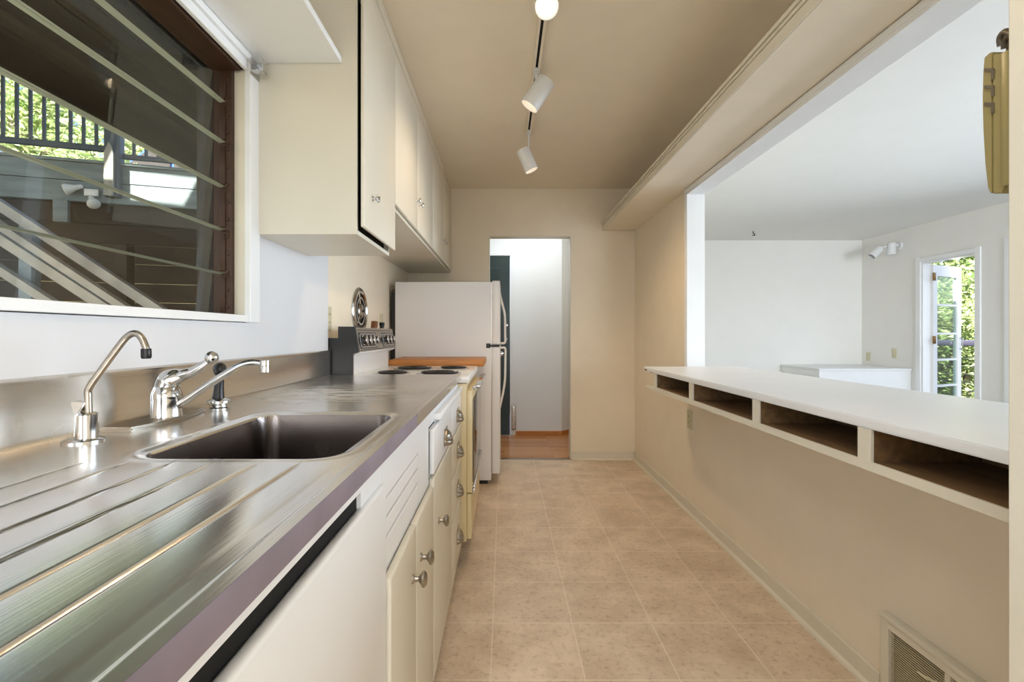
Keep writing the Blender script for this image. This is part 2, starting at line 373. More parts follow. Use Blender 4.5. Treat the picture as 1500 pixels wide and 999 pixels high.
# hall beyond the doorway
HY = 5.295
struct('wall_hall', MB().box(-.98, -.90, HY, HY+.1, 0, ZC).box(-.90, .07, HY, HY+.1, 1.985, ZC).box(.07, .643, HY, HY+.1, 0, ZC)
       .prism([(.643, HY), (1.164, HY+.52), (1.164, HY+.62), (.60, HY+.1)], 0, ZC, 'z').box(-.98, -.94, YB+.1, HY, 0, ZC), M['hallwall'])
struct('baseboard_hall', MB().box(.13, .645, HY-.012, HY, 0, .045, .003).prism([(.643, HY-.012), (1.16, HY+.505), (1.15, HY+.515), (.64, HY)], 0, .045, 'z'), M['butcher'])
struct('trim_5', MB().box(.07, .128, HY-.012, HY, .34, 2.005, .002).box(-.95, .07, HY-.012, HY, 1.985, 2.02, .002).box(.07, .085, HY-.018, HY, 0, 1.985), M['hallwall'])
d = MB().box(-.90, .066, HY-.02, HY+.02, .004, 1.982, .002)
for z0, z1 in ((.2, .9), (1.05, 1.85)):
    for x0, x1 in ((-.80, -.48), (-.36, -.06)): d.box(x0, x1, HY-.026, HY-.018, z0, z1, .004)
door = struct('door_1', d, M['doorpaint'])
h = MB()
for z, r in ((1.215, .022), (1.06, .018), (.90, .027)):
    h.lathe([(r, 0), (r, .008), (r*.5, .010), (r*.5, .03), (r*.85, .034), (r*.9, .045), (0, .052)], (.022 if z > 1 else -.03, HY-.026, z), (0, -1, 0), 20)
h.build('lock_set', M['chrome'], door)
g = MB().box(.085, .135, HY-.01, HY-.001, .055, .32, .001)
for k in range(11): g.box(.092, .128, HY-.014, HY-.008, .075+k*.0215, .086+k*.0215)
tag(g.build('hall_vent', M['nickel']), 'narrow grey louvred vent low beside the dark green hall door', 'vent')

# living room
struct('wall_far', MB().box(XR2, XF+.1, YF, YF+.1, 0, ZC), M['lpaint'])
D0, D1, DT = 4.99, 5.64, 1.965            # french door opening along Y
E0, E1 = .30, 4.66                        # window wall further along
rw = MB().box(XF, XF+.1, D1, YF, 0, ZC).box(XF, XF+.1, D0, D1, DT, ZC).box(XF, XF+.1, E1, D0, 0, ZC)
rw.box(XF, XF+.1, E0, E1, 2.20, ZC).box(XF, XF+.1, E0, E1, 0, .25).box(XF, XF+.1, -2.7, E0, 0, ZC)
struct('wall_right_living', rw, M['lpaint'])
struct('wall_behind_living', MB().box(XR2, XF+.1, -2.8, -2.7, 0, ZC).box(XR2-.09, XR2, -2.8, -1.7, 0, ZC), M['lpaint'])
c = MB()
c.box(XF-.018, XF, D1, D1+.065, 0, DT+.06, .003).box(XF-.018, XF, D0-.06, D0, 0, DT+.06, .003).box(XF-.018, XF, D0, D1, DT, DT+.05, .003)
c.box(XF, XF+.1, D1-.02, D1, 0, DT, .002).box(XF, XF+.1, D0, D0+.012, 0, DT, .002).box(XF, XF+.1, D0+.012, D1-.02, DT-.015, DT, .002)
struct('trim_6', c, M['trim'])
c = MB().box(XF-.018, XF, E1-.02, E1+.035, 0, 2.06, .003).box(XF-.018, XF, E0, E1-.02, 2.18, 2.25, .003)
c.box(XF+.02, XF+.07, E1-.05, E1, .25, 2.2, .003)
for y in (3.6, 2.5, 1.4): c.box(XF+.02, XF+.07, y-.03, y+.03, .25, 2.2, .003)
struct('window_2', c, M['trim'])

# ------------------------------------------------------------------ jalousie window over the sink
JX = -.905
wf = MB()
wf.box(XL-.002, XL+.018, WY1-.006, WY1+.055, WZ0-.018, 2.017, .002)              # right casing
wf.box(XL-.002, XL+.018, WY0-.06, WY0+.006, WZ0-.018, 2.017, .002)
wf.box(XL-.002, XL+.014, WY0, WY1-.006, WZ0-.018, WZ0+.004, .002)                # sill edge
wf.box(XL-.002, XL+.012, WY0, WY1-.006, WZ1-.004, 1.996, .002).box(XL-.002, XL+.022, WY0, WY1-.006, 1.996, 2.017, .002)
wf.box(-.98, XL, WY0, WY1, WZ0-.02, WZ0, .0).box(-.98, XL, WY0, WY1, WZ1, WZ1+.02, .0)
win = struct('window_1', wf, M['trim'])
j = MB().box(-.875, XL, WY1-.004, WY1+.02, WZ0, WZ1, .001); jo = j.build('side_jamb', M['cream_trim'], win, smooth=False); jo['label'] = 'cream painted side jamb'
MB().box(-.985, -.931, WY1-.021, WY1, WZ0, WZ1, .001).build('outer_frame', M['outwood'], win, smooth=False)
f = MB().box(-.93, -.873, WY1-.022, WY1, WZ0, WZ1, .001).box(-.93, -.873, WY0, WY0+.02, WZ0, WZ1, .001)
f.box(-.935, -.845, WY0, WY1-.02, WZ1-.012, WZ1, .001)
for k in range(14):
    z = WZ0+.03+k*.056
    f.lathe([(.005, 0), (.005, .003), (0, .004)], (-.885, WY1-.022, z), (0, -1, 0), 10)
fr = f.build('jalousie_frame', M['jalousie'], win, smooth=False)
lz = [1.174, 1.305, 1.445, 1.583, 1.725, 1.855, 1.972]
for k in range(6):
    z0 = lz[k]; z1 = lz[k+1]+.002 if k < 5 else lz[k+1]-.012
    x0, x1 = JX-.006, JX+.006        # tilted: foot outward
    b = MB(); th = .012
    poly = [(x0, z0), (x0+th, z0+.001), (x1+th-.004, z1+.001), (x1-.004, z1)]
    b.prism(poly, WY0+.01, WY1-.018, 'y')
    for fc in b.bm.faces:
        cc = fc.calc_center_median(); n = fc.normal
        a = max((e.calc_length() for e in fc.edges)); s = min((e.calc_length() for e in fc.edges))
        fc.material_index = 1 if s < .0135 else 0
    b.build('glass_louvre', [M['glass'], M['glassedge']], win, smooth=False)
    c = MB().box(JX-.004, JX+.014, WY1-.027, WY1-.019, z0+.010, z1-.012, .002)
    c.build('louvre_clip', M['jalousie'], win)
# outer insect-screen side posts behind the glass
# ------------------------------------------------------------------ outdoors, left side : deck, railing, stairs
tag(MB().box(-14, -1.0, -3, 22, -.25, -.12).build('garden_ground', M['hill'], smooth=False), 'brown earth under the deck outside the window', 'ground', kind='structure')
dk = thing('overhead_deck', 'dark timber deck overhead outside the window, seen from below', 'deck', (-1.75, 1.5, 2.5))
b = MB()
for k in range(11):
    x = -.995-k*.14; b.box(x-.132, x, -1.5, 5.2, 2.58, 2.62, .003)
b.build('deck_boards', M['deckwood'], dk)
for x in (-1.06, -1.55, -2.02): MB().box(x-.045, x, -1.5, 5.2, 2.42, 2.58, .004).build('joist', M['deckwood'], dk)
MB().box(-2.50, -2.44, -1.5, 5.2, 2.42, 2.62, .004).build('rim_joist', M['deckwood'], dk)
P0 = Vector((-4.85, 4.60, 0)); P1 = Vector((-2.976, 5.17, 0)); dirv = (P1-P0).normalized(); ang = math.atan2(dirv.y, dirv.x); L = (P1-P0).length
def LM(): return Matrix.Translation(P0) @ Matrix.Rotation(ang, 4, 'Z')
lm = LM()
lan = thing('raised_landing', 'grey boarded edge of a raised wooden landing outside the window', 'deck', lm @ Vector((1.0, .3, 2.4)))
MB().box(-2.0, 2.9, 0, .04, 2.655, 2.834, .003, mtx=lm).build('fascia_board', M['greyboard'], lan, smooth=False)
MB().box(-2.0, 2.9, .002, .042, 2.446, 2.648, .003, mtx=lm).build('fascia_board', M['greyboard'], lan, smooth=False)
MB().box(-2.0, 2.9, -.03, 1.2, 2.834, 2.862, .003, mtx=lm).build('landing_floor', M['greyboard'], lan, smooth=False)
b = MB()
for k in range(14): b.box(-3.0, 3.3, .10, .14, -.15+k*.2, .045+k*.2, .006, mtx=lm)
tag(b.build('timber_retaining_wall', M['outwood'], smooth=False), 'dark brown boarded wall below the grey landing', 'wall', kind='structure')
struct('trim_7', MB().box(-2.62, -1.0, 4.28, 4.36, -.15, 2.42), M['outwood'])
rl = thing('landing_railing', 'slate blue railing of thin upright bars on the raised landing', 'railing', lm @ Vector((.3, 0, 2.86)))
MB().box(-2.0, .855, -.02, .03, 2.965, 3.02, .004, mtx=lm).build('bottom_rail', M['railblue'], rl)
MB().box(.995, 2.6, -.02, .03, 2.91, 2.955, .004, mtx=lm).build('bottom_rail', M['railblue'], rl)
MB().box(-2.0, 2.6, -.03, .04, 3.70, 3.75, .004, mtx=lm).build('top_rail', M['railblue'], rl)
k = 0
for i in range(-6, 26):
    x = .02+i*.107
    if .82 < x < 1.02: continue
    MB().box(x-.013, x+.013, -.008, .018, (3.02 if x < .9 else 2.955), 3.70, .003, mtx=lm).build('baluster', M['railblue'], rl)
MB().box(.86, .99, -.07, .06, 2.50, 3.75, .006, mtx=lm).build('post', M['railblue'], rl)
br = MB().prism([(.875, 2.50), (.955, 2.50), (.955, 2.93), (.92, 3.04), (.88, 2.93)], -.11, -.07, 'y'); bmesh.ops.transform(br.bm, matrix=lm, verts=br.bm.verts)
br.build('post_bracket', M['pale_stair'], rl, smooth=False)
# stair rails
st = thing('outdoor_stair_rail', 'weathered pale stair rails slanting down outside the window', 'stair rail', (-3.3, 3.6, -.12))
def barxz(x0, z0, x1, z1, y, wd, dp):
    v = Vector((x1-x0, 0, z1-z0)); n = Vector((-v.z, 0, v.x)).normalized()*wd/2
    return MB().prism([(x0-n.x, z0-n.z), (x1-n.x, z1-n.z), (x1+n.x, z1+n.z), (x0+n.x, z0+n.z)], y-dp/2, y+dp/2, 'y')
for (ya, x0, z0, x1, z1, wd) in ((3.6, -4.6, 2.62, -2.45, 1.20, .07), (3.52, -4.6, 2.50, -2.50, 1.12, .05), (3.6, -4.6, 2.36, -2.80, 1.19, .07), (3.6, -4.6, 2.12, -3.0, 1.09, .06)):
    barxz(x0, z0, x1, z1, ya, wd, .06).build('rail', M['pale_stair'], st, smooth=False)
MB().box(-3.72, -3.62, 3.66, 3.74, -.12, 1.95, .004).build('post', M['greyboard'], st)
MB().box(-2.98, -2.89, 3.66, 3.74, -.12, 1.80, .004).build('post', M['outwood'], st)  # brown reflection in the window glass, built as a solid post
# flood lights on the fascia
fl = thing('flood_light', 'white double flood light with two cone lamps on the grey boards', 'lamp', lm @ Vector((.86, 0, 2.50)))
b = MB(); b.box(.68, .80, -.035, 0, 2.50, 2.57, .006, mtx=lm); b.build('junction_box', M['canwhite'], fl)
for (dx, dz, ax) in ((-.06, .05, (-1, -.55, -.45)), (.03, -.05, (.8, -.6, -.9))):
    o_ = lm @ Vector((.72+dx, -.05, 2.53+dz))
    MB().lathe([(.016, -.02), (.022, 0), (.026, .04), (.052, .10), (.056, .12), (.044, .132), (0, .14)], o_, ax, 18).build('lamp_head', M['canwhite'], fl)
cb = MB().box(.44, .56, -.06, -.004, 2.22, 2.44, .004, mtx=lm)
tag(cb.build('metal_bracket_plate', M['greyboard']), 'grey metal plate hanging below the raised landing edge', 'bracket')
# blue car beyond
car = thing('parked_car', 'blue car parked beyond the raised landing railing', 'car', (-6.2, 9.2, 3.0))
CARY = 0
pr = [(-7.6, 3.25), (-7.5, 3.8), (-6.9, 3.95), (-6.3, 4.42), (-5.3, 4.42), (-4.6, 3.95), (-4.1, 3.85), (-4.0, 3.3)]
MB().prism(pr, 8.4, 10.0, 'y', .05).build('body', M['carblue'], car)
MB().prism([(-6.75, 3.97), (-6.25, 4.34), (-5.85, 4.34), (-5.85, 3.97)], 8.37, 8.395, 'y').build('window', M['ovenglass'], car)
MB().prism([(-5.78, 3.97), (-5.78, 4.34), (-5.35, 4.34), (-4.85, 3.97)], 8.37, 8.395, 'y').build('window', M['ovenglass'], car)
for x in (-6.9, -4.75): MB().cyl((x, 8.34, 3.3), (x, 8.6, 3.3), .30, seg=28).build('wheel', M['black'], car)
tag(MB().prism([(-14, 2.9), (-3.3, 2.95), (-1.2, 2.6), (-1.2, -.2), (-14, -.2)], 7.2, 22, 'y').build('hillside', M['hill'], smooth=False), 'dry hillside behind the raised landing', 'hill', kind='structure')

def leaves(n, ctr, rad, size, fill=1.0):
    vs, fs = [], []
    blobs = [(Vector((random.gauss(0, .45)*rad[0], random.gauss(0, .4)*rad[1], random.gauss(0, .42)*rad[2])), random.uniform(.18, .38)) for _ in range(26)]
    for i in range(n):
        bc, br_ = random.choice(blobs)
        p = Vector(ctr)+bc+Vector((random.gauss(0, br_)*rad[0]*.8, random.gauss(0, br_)*rad[1]*.8, random.gauss(0, br_)*rad[2]*.8))
        a = Vector((random.gauss(0, 1), random.gauss(0, 1), random.gauss(0, .6))).normalized(); b_ = a.orthogonal().normalized()
        b_.rotate(Matrix.Rotation(random.uniform(0, 6.28), 3, a)); s = size*random.uniform(.6, 1.3); cN = a.cross(b_)
        k = len(vs); vs += [p-a*s, p+b_*s*.42+cN*s*.12, p+a*s, p-b_*s*.42+cN*s*.12]; fs += [(k, k+1, k+2), (k, k+2, k+3)]
    return vs, fs
def tree(name, label, base, ctr, rad, n, size, lm_, group, trunk=.14):
    r = thing(name, label, 'tree', base, group)
    vs, fs = leaves(n, ctr, rad, size)
    me = bpy.data.meshes.new('foliage'); off = Vector(base)
    me.from_pydata([v-off for v in vs], [], fs); me.materials.append(lm_)
    o = bpy.data.objects.new('foliage', me); C.objects.link(o); o.parent = r
    b = MB(); B = Vector(base); Ct = Vector(ctr)
    b.tube([B, B.lerp(Ct, .4)+Vector((.15, 0, 0)), B.lerp(Ct, .8), Ct+Vector((0, 0, rad[2]*.5))], [trunk, trunk*.8, trunk*.6, trunk*.2], 10)
    for q in range(7):
        s = B.lerp(Ct, random.uniform(.45, .95)); e = Ct+Vector((random.uniform(-.8, .8)*rad[0], random.uniform(-.6, .6)*rad[1], random.uniform(-.2, .8)*rad[2]))
        b.tube([s, s.lerp(e, .5)+Vector((0, 0, .15)), e], [trunk*.45, trunk*.3, trunk*.1], 8)
    b.build('trunk', M['bark'], r)
G1 = 'trees beyond the landing railing'
tree('tree', 'leafy tree behind the left end of the landing railing', (-9.6, 9.8, 2.9), (-9.6, 9.8, 5.2), (1.2, .9, 1.5), 4800, .085, M['leaf2'], G1)
tree('tree', 'leafy tree behind the middle of the landing railing', (-7.2, 12.2, 2.9), (-7.2, 12.2, 5.8), (1.5, .9, 1.7), 4500, .085, M['leaf2'], G1)
tree('tree', 'tall pale leafy tree behind the landing post', (-12.0, 15.0, 2.9), (-12.0, 15.0, 7.2), (2.6, 1.2, 2.0), 5000, .12, M['leaf2'], G1)
tree('shrub', 'low sunlit shrub under the bottom rail of the landing railing', (-7.0, 6.9, 2.4), (-7.0, 6.9, 3.15), (1.2, .35, .45), 5000, .07, M['leaf2'], None, .04)

# unseen slab added to shade the landing; its gap lets one sun patch through
def on_plane(px, py):
    r = Vector(((px-CX)/FPX, 1, (CY-py)/FPX)); n = Vector((-dirv.y, dirv.x, 0))
    tt = (n.dot(P0-Vector((0, 0, H))))/n.dot(r); return Vector((0, 0, H))+r*tt
ZU = 4.35
hole = []
for (px, py) in ((190, 250), (296, 262), (268, 311), (168, 300)):
    p = on_plane(px, py); tt = (ZU-p.z)/SUN.z; q = p+SUN*tt; hole.append((q.x, q.y))
outer = [(-9.0, 4.55), (-1.0, 4.85), (-1.0, -1.0), (-9.0, -1.0)]
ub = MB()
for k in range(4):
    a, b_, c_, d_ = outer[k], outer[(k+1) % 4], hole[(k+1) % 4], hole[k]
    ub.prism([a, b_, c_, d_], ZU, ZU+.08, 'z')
tag(ub.build('sun_mask_slab', M['deckwood'], smooth=False), 'added slab out of view, with a gap that shapes the sun patch on the landing', 'sun mask', kind='structure')

# outdoors, right side : balcony and trees
tag(MB().box(5.03, 6.45, 3.5, 9.5, -.12, -.03).build('balcony_floor', M['greyboard'], smooth=False), 'balcony floor outside the open glass door', 'balcony', kind='structure')
rb = thing('balcony_railing', 'slate purple balcony rail with thin horizontal wires outside the glass door', 'railing', (6.4, 6.5, 0))
MB().box(6.36, 6.44, 3.5, 9.6, .955, 1.035, .006).build('top_rail', mat('slate_purple_paint', (84, 82, 100), .5, var=.08), rb)
for z in (.12, .23, .34, .45, .56, .67, .78): MB().cyl((6.4, 3.5, z), (6.4, 9.6, z), .004, seg=8).build('wire', M['nickel'], rb)
for y in (3.6, 5.2, 7.6, 9.5): MB().box(6.375, 6.425, y-.03, y+.03, -.03, .96, .003).build('post', M['railblue'], rb)
G2 = 'trees beyond the balcony'
tree('tree', 'sunlit green tree beyond the balcony, nearest the open glass door', (9.2, 9.8, -3.0), (9.3, 9.8, 1.2), (1.5, 1.3, 2.0), 6500, .075, M['leaf'], G2)
tree('tree', 'paler tree farther behind the balcony rail', (14.0, 14.6, -3.0), (14.0, 14.6, 2.0), (3.0, 2.0, 3.6), 9000, .12, M['leaf'], G2)

# ------------------------------------------------------------------ stainless countertop with drainer and sink
CZ = .922; CXF = -.203; CY0, CY1 = -.35, 2.28
SX0, SX1, SY0, SY1, SR = -.578, -.262, .742, 1.150, .045
GR = [-.624, -.560, -.492, -.431, -.363, -.300]
def smooth01(t): t = max(0., min(1., t)); return t*t*(3-2*t)
def sdf(x, y):
    cx, cy, hx, hy = (SX0+SX1)/2, (SY0+SY1)/2, (SX1-SX0)/2-SR, (SY1-SY0)/2-SR
    qx, qy = abs(x-cx)-hx, abs(y-cy)-hy
    return math.hypot(max(qx, 0), max(qy, 0))+min(max(qx, qy), 0)-SR
def ctop(x, y):
    z = CZ
    t = smooth01((x+.224)/.005)                 # raised front edge
    z += .0045*t
    dr = 1-smooth01((y-.66)/.06)
    if dr > 0 and x < -.245 and x > -.70:
        gx = [g_-(.74-y)*(-.03 if i < 4 else .0) for i, g_ in enumerate(GR)]
        lo = -.700
        for g_ in GR+[-.245]:
            if x <= g_:
                u = (x-lo)/(g_-lo); z += dr*.0007*math.sin(PI*u)**.5; break
            lo = g_
        dg = min(abs(x-g_) for g_ in gx)
        z -= dr*.0026*max(0, 1-dg/.0034)**.8
    s = sdf(x, y)
    if s < .045:
        if s > 0: z += .0025*math.sin(PI*min(1, s/.034))**2 - .003*(1-smooth01(s/.034))
        elif s > -.014: z += -.003 - .15*smooth01(-s/.014)**1.2
        elif s > -.05: z += -.153-.022*math.sin(PI/2*(-s-.014)/.036)
        else: z += -.175
    return z
xs = []
x = XL+.012
while x < CXF-.0001:
    xs.append(x); x += .0025 if (x > -.64 or x < -.80) else .004
for g_ in GR: xs += [g_+.0008, g_-.0008]
xs += [CXF]; xs = sorted(set(round(v, 5) for v in xs))
ys = []; y = CY0
while y < CY1: ys.append(y); y += .0028 if .69 < y < 1.21 else (.02 if y < .6 or y > 1.3 else .008)
ys.append(CY1)
ct = thing('sink_countertop', 'long stainless steel countertop with ribbed drainboard and sink', 'countertop', (-.52, 1.0, .896))
vs = [Vector((x, y, ctop(x, y)))-ct.location for y in ys for x in xs]; nx = len(xs)
fs = {0: [], 1: []}
for jy in range(len(ys)-1):
    for ix in range(nx-1):
        cx_, cy_ = (xs[ix]+xs[ix+1])/2, (ys[jy]+ys[jy+1])/2
        a = jy*nx+ix; fs[1 if sdf(cx_, cy_) < -.001 else 0].append((a, a+1, a+1+nx, a+nx))
for k, nm, mm in ((0, 'worktop', M['steel']), (1, 'sink_basin', M['basinsteel'])):
    me = bpy.data.meshes.new(nm); used = sorted({i for f_ in fs[k] for i in f_}); mp_ = {v: i for i, v in enumerate(used)}
    me.from_pydata([vs[i] for i in used], [], [tuple(mp_[i] for i in f_) for f_ in fs[k]])
    for p in me.polygons: p.use_smooth = True
    me.materials.append(mm); o = bpy.data.objects.new(nm, me); C.objects.link(o); o.parent = ct
# front fascia, backsplash, end return
b = MB().prism([(CXF, .896), (CXF, .9215), (CXF-.0008, .9255), (CXF-.004, .9262), (CXF-.010, .9245), (CXF-.010, .896)], 1.12, CY1-.003, 'y')
b.build('front_edge', M['steel2'], ct)
b = MB().prism([(CXF, .896), (CXF, .9215), (CXF-.0008, .9255), (CXF-.004, .9262), (CXF-.010, .9245), (CXF-.010, .896)], CY0, 1.12, 'y')
o = b.build('front_edge', M['film'], ct); o['label'] = 'purplish grey stretch of the front edge'
b = MB().prism([(XL+.0005, .90), (XL+.03, .9215), (XL+.016, .9235), (XL+.0125, .930), (XL+.012, 1.020), (XL+.015, 1.028), (XL+.015, 1.033), (XL+.010, 1.037), (XL+.0005, 1.037)], CY0, CY1-.01, 'y')
b.build('backsplash', M['steel2'], ct)
MB().lathe([(.035, 0), (.038, .002), (.03, .004), (.022, .001), (0, .001)], (-.42, .95, CZ-.175), (0, 0, 1), 28).build('drain', M['chrome'], ct)

# ------------------------------------------------------------------ taps
# slim filter tap
ft = thing('filter_tap', 'slim chrome water filter tap with a bent spout and black tip', 'tap', (-.749, .851, CZ))
MB().lathe([(.0, 0), (.031, 0), (.031, .003), (.026, .006), (.018, .007)], (-.749, .851, CZ), (0, 0, 1), 32).build('base_ring', M['chrome'], ft)
MB().lathe([(.0165, .005), (.0165, .048), (.014, .051), (.007, .052), (0, .052)], (-.742, .851, CZ), (0, 0, 1), 28).build('body', M['chrome'], ft)
MB().prism([(-.760, .930), (-.752, .930), (-.749, .975), (-.738, .992), (-.762, .994), (-.766, .989), (-.760, .975)], .843, .859, 'y', .0015).build('lever', M['chrome'], ft)
MB().tube([(-.739, .851, .968), (-.740, .851, 1.000), (-.738, .851, 1.018), (-.712, .851, 1.055), (-.680, .851, 1.098), (-.668, .851, 1.110), (-.656, .851, 1.114), (-.645, .851, 1.106), (-.638, .851, 1.090), (-.637, .851, 1.084)], .0058, 14, 5).build('spout', M['nickel'], ft)
MB().lathe([(.0075, 0), (.0082, .002), (.0082, .015), (.0068, .018), (0, .018)], (-.637, .851, 1.087), (.02, 0, -1), 18).build('spout_tip', M['black'], ft)
# main faucet
mf = thing('kitchen_faucet', 'chrome single lever faucet with ball-ended lever and long spout', 'faucet', (-.746, 1.06, CZ))
pl = [(-.725, .930), (-.790, .930), (-.800, .96), (-.800, 1.16), (-.790, 1.19), (-.742, 1.19), (-.728, 1.13), (-.712, 1.06), (-.714, .98)]
MB().prism(pl, CZ, CZ+.009, 'z', .003).build('base_plate', M['nickel'], mf)
MB().lathe([(.0315, .006), (.0295, .012), (.029, .048), (.030, .052), (.029, .060), (.024, .074), (.012, .085), (0, .088)], (-.748, 1.06, CZ), (0, 0, 1), 36).build('body', M['chrome'], mf)
MB().tube([(-.752, 1.06, .985), (-.740, 1.06, 1.012), (-.715, 1.06, 1.022), (-.690, 1.06, 1.030), (-.668, 1.06, 1.044), (-.655, 1.06, 1.054)], [.022, .0235, .014, .010, .0085, .0065], 18, 6).build('lever', M['chrome'], mf)
MB().lathe([(.0, -.014)]+[(.014*math.sin(PI*k/12), -.014*math.cos(PI*k/12)) for k in range(1, 12)]+[(0, .014)], (-.648, 1.06, 1.061), (0, 0, 1), 24).build('lever_ball', M['chrome'], mf)
MB().tube([(-.735, 1.06, .948), (-.712, 1.06, .962), (-.640, 1.06, 1.010), (-.590, 1.06, 1.040), (-.560, 1.06, 1.050), (-.535, 1.06, 1.048)], [.009, .0085, .008, .0075, .007, .0075], 14, 6).build('spout', M['chrome'], mf)
MB().lathe([(.0085, 0), (.0105, .001), (.0105, .012), (.0095, .013), (.010, .026), (.008, .027), (0, .027)], (-.530, 1.06, 1.055), (0, 0, -1), 20).build('aerator', M['chrome'], mf)
# sprayer
sp = thing('sink_sprayer', 'black pull-out sink sprayer in a chrome holder', 'sprayer', (-.746, 1.25, CZ))
MB().lathe([(.018, 0), (.022, .002), (.022, .006), (.028, .012), (.028, .018), (.018, .024), (0, .024)], (-.746, 1.25, CZ), (0, 0, 1), 28).build('holder', M['chrome'], sp)
MB().tube([(-.747, 1.25, .943), (-.746, 1.25, .97), (-.743, 1.25, 1.00), (-.741, 1.25, 1.016)], [.015, .0125, .010, .013], 16, 6).build('handle', M['black'], sp)
MB().tube([(-.745, 1.252, 1.012), (-.741, 1.245, 1.024), (-.732, 1.235, 1.024), (-.727, 1.230, 1.014)], [.013, .0155, .014, .011], 16, 6).build('spray_head', M['black'], sp)

# ------------------------------------------------------------------ base cabinets
XC = -.218
def knob(parent, x, y, z, m=None, s=1.):
    MB().lathe([(.010*s, 0), (.009*s, .003*s), (.0055*s, .006*s), (.005*s, .014*s), (.011*s, .019*s), (.0165*s, .023*s), (.017*s, .027*s), (.012*s, .032*s), (0, .034*s)], (x, y, z), (1, 0, 0), 22, sx=.78, sy=1.1).build('knob', m or M['nickel'], parent)
def bin_pull(parent, x, y, z):
    b = bmesh.new(); n, m_ = 20, 12; rows = []
    for i in range(m_+1):
        v = i/m_; s = math.sqrt(max(0., 1-(1-v)**2)); s *= 1+.05*math.cos(v*PI*7)
        rows.append([b.verts.new((x+.002+.026*s*math.sin(PI*k/n), y+.042*s*math.cos(PI*k/n), z+.026-.050*v)) for k in range(n+1)])
    for i in range(m_):
        for k in range(n):
            try: b.faces.new((rows[i][k], rows[i][k+1], rows[i+1][k+1], rows[i+1][k]))
            except ValueError: pass
    bmesh.ops.remove_doubles(b, verts=b.verts, dist=.0003)
    r = bmesh.ops.solidify(b, geom=list(b.faces), thickness=.002)
    q = MB(); q._merge(b)
    q.box(x, x+.003, y-.046, y+.046, z-.026, z+.030, .001)
    q.build('handle', M['nickel'], parent)
def slab_front(x0, x1, y0, y1, z0, z1): return MB().box(x0, x1, y0, y1, z0, z1, .005, 3)
# dishwasher-like sliding panel unit
dw = thing('dishwasher', 'white front panel appliance under the drainboard with a black slot along its top', 'dishwasher', (-.5, .25, 0))
MB().box(-.83, XC-.008, -.35, .725, .10, .893).build('body', M['cab_white'], dw)
MB().box(XC-.0079, XC, -.35, .853, .872, .894).box(XC-.0079, XC, .728, .853, .10, .872).build('frame', M['cab_white'], dw, smooth=False)
MB().box(XC-.008, XC-.0065, -.35, .728, .845, .872).build('slot', M['darkhole'], dw, smooth=False)
slab_front(XC-.006, XC+.010, -.35, .850, .105, .848).build('front_panel', M['cab_white'], dw)
MB().box(-.80, -.285, -.35, .85, 0, .10).build('toe_kick', M['rawwood'], dw)
# sink cabinet
sc_ = thing('sink_cabinet', 'cream cabinet under the sink with slotted panel and two doors', 'cabinet', (-.5, 1.1, 0))
MB().box(-.83, XC-.008, .854, 1.384, .10, .735).build('body', M['cab'], sc_)
vp = MB().box(XC-.0079, XC, .854, 1.384, .812, .894).box(XC-.0079, XC-.002, .854, 1.384, .66, .679)
for z0, z1 in ((.775, .806), (.738, .769), (.678, .732)): vp.box(XC-.0079, XC, .875, 1.215, z0, z1, .002)
vp.box(XC-.0079, XC, .854, .875, .678, .812).box(XC-.0079, XC, 1.215, 1.384, .678, .812)
vp.build('slotted_panel', M['cab_white'], sc_, smooth=False)
MB().box(-.60, XC-.0075, .854, 1.384, .70, .715).box(XC-.0095, XC-.0078, .86, 1.24, .70, .815).build('slot_backing', M['cab'], sc_, smooth=False)
for (y0, y1, ky) in ((.857, 1.104, 1.055), (1.108, 1.380, 1.159)):
    dd = slab_front(XC, XC+.016, y0, y1, .105, .674).build('door', M['cab'], sc_); knob(dd, XC+.016, ky, .572)
MB().box(-.80, -.285, .854, 1.384, 0, .10).build('toe_kick', M['rawwood'], sc_)
# drawer cabinet
dc = thing('drawer_cabinet', 'cream and white drawer cabinet between the sink cabinet and the stove', 'cabinet', (-.5, 1.83, 0))
MB().box(-.83, XC-.001, 1.386, 2.278, .10, .893).build('body', M['cab_white'], dc)
MB().box(XC-.001, XC-.0001, 1.386, 1.392, .69, .84).box(XC-.001, XC, 1.392, 1.50, .836, .8405).build('shadow_gap', M['darkhole'], dc, smooth=False)
MB().box(XC-.12, XC+.022, 1.50, 2.272, .842, .864, .006, 3).build('bread_board', M['cab_white'], dc)
for (y0, y1, py) in ((1.395, 1.858, 1.665), (1.862, 2.274, 2.10)):
    dd = slab_front(XC, XC+.014, y0, y1, .702, .833).build('drawer', M['cab_white'], dc); dd['label'] = 'white drawer front'; bin_pull(dd, XC+.014, py, .757)
dd = slab_front(XC, XC+.016, 1.388, 1.858, .105, .692).build('door', M['cab'], dc); knob(dd, XC+.016, 1.476, .538)
for (z0, z1, pz) in ((.537, .692, .604), (.362, .529, .434), (.108, .354, .232)):
    dd = slab_front(XC, XC+.016, 1.864, 2.274, z0, z1).build('drawer', M['cab'], dc); bin_pull(dd, XC+.016, 2.10, pz)
MB().box(-.80, -.285, 1.386, 2.278, 0, .10).build('toe_kick', M['rawwood'], dc)

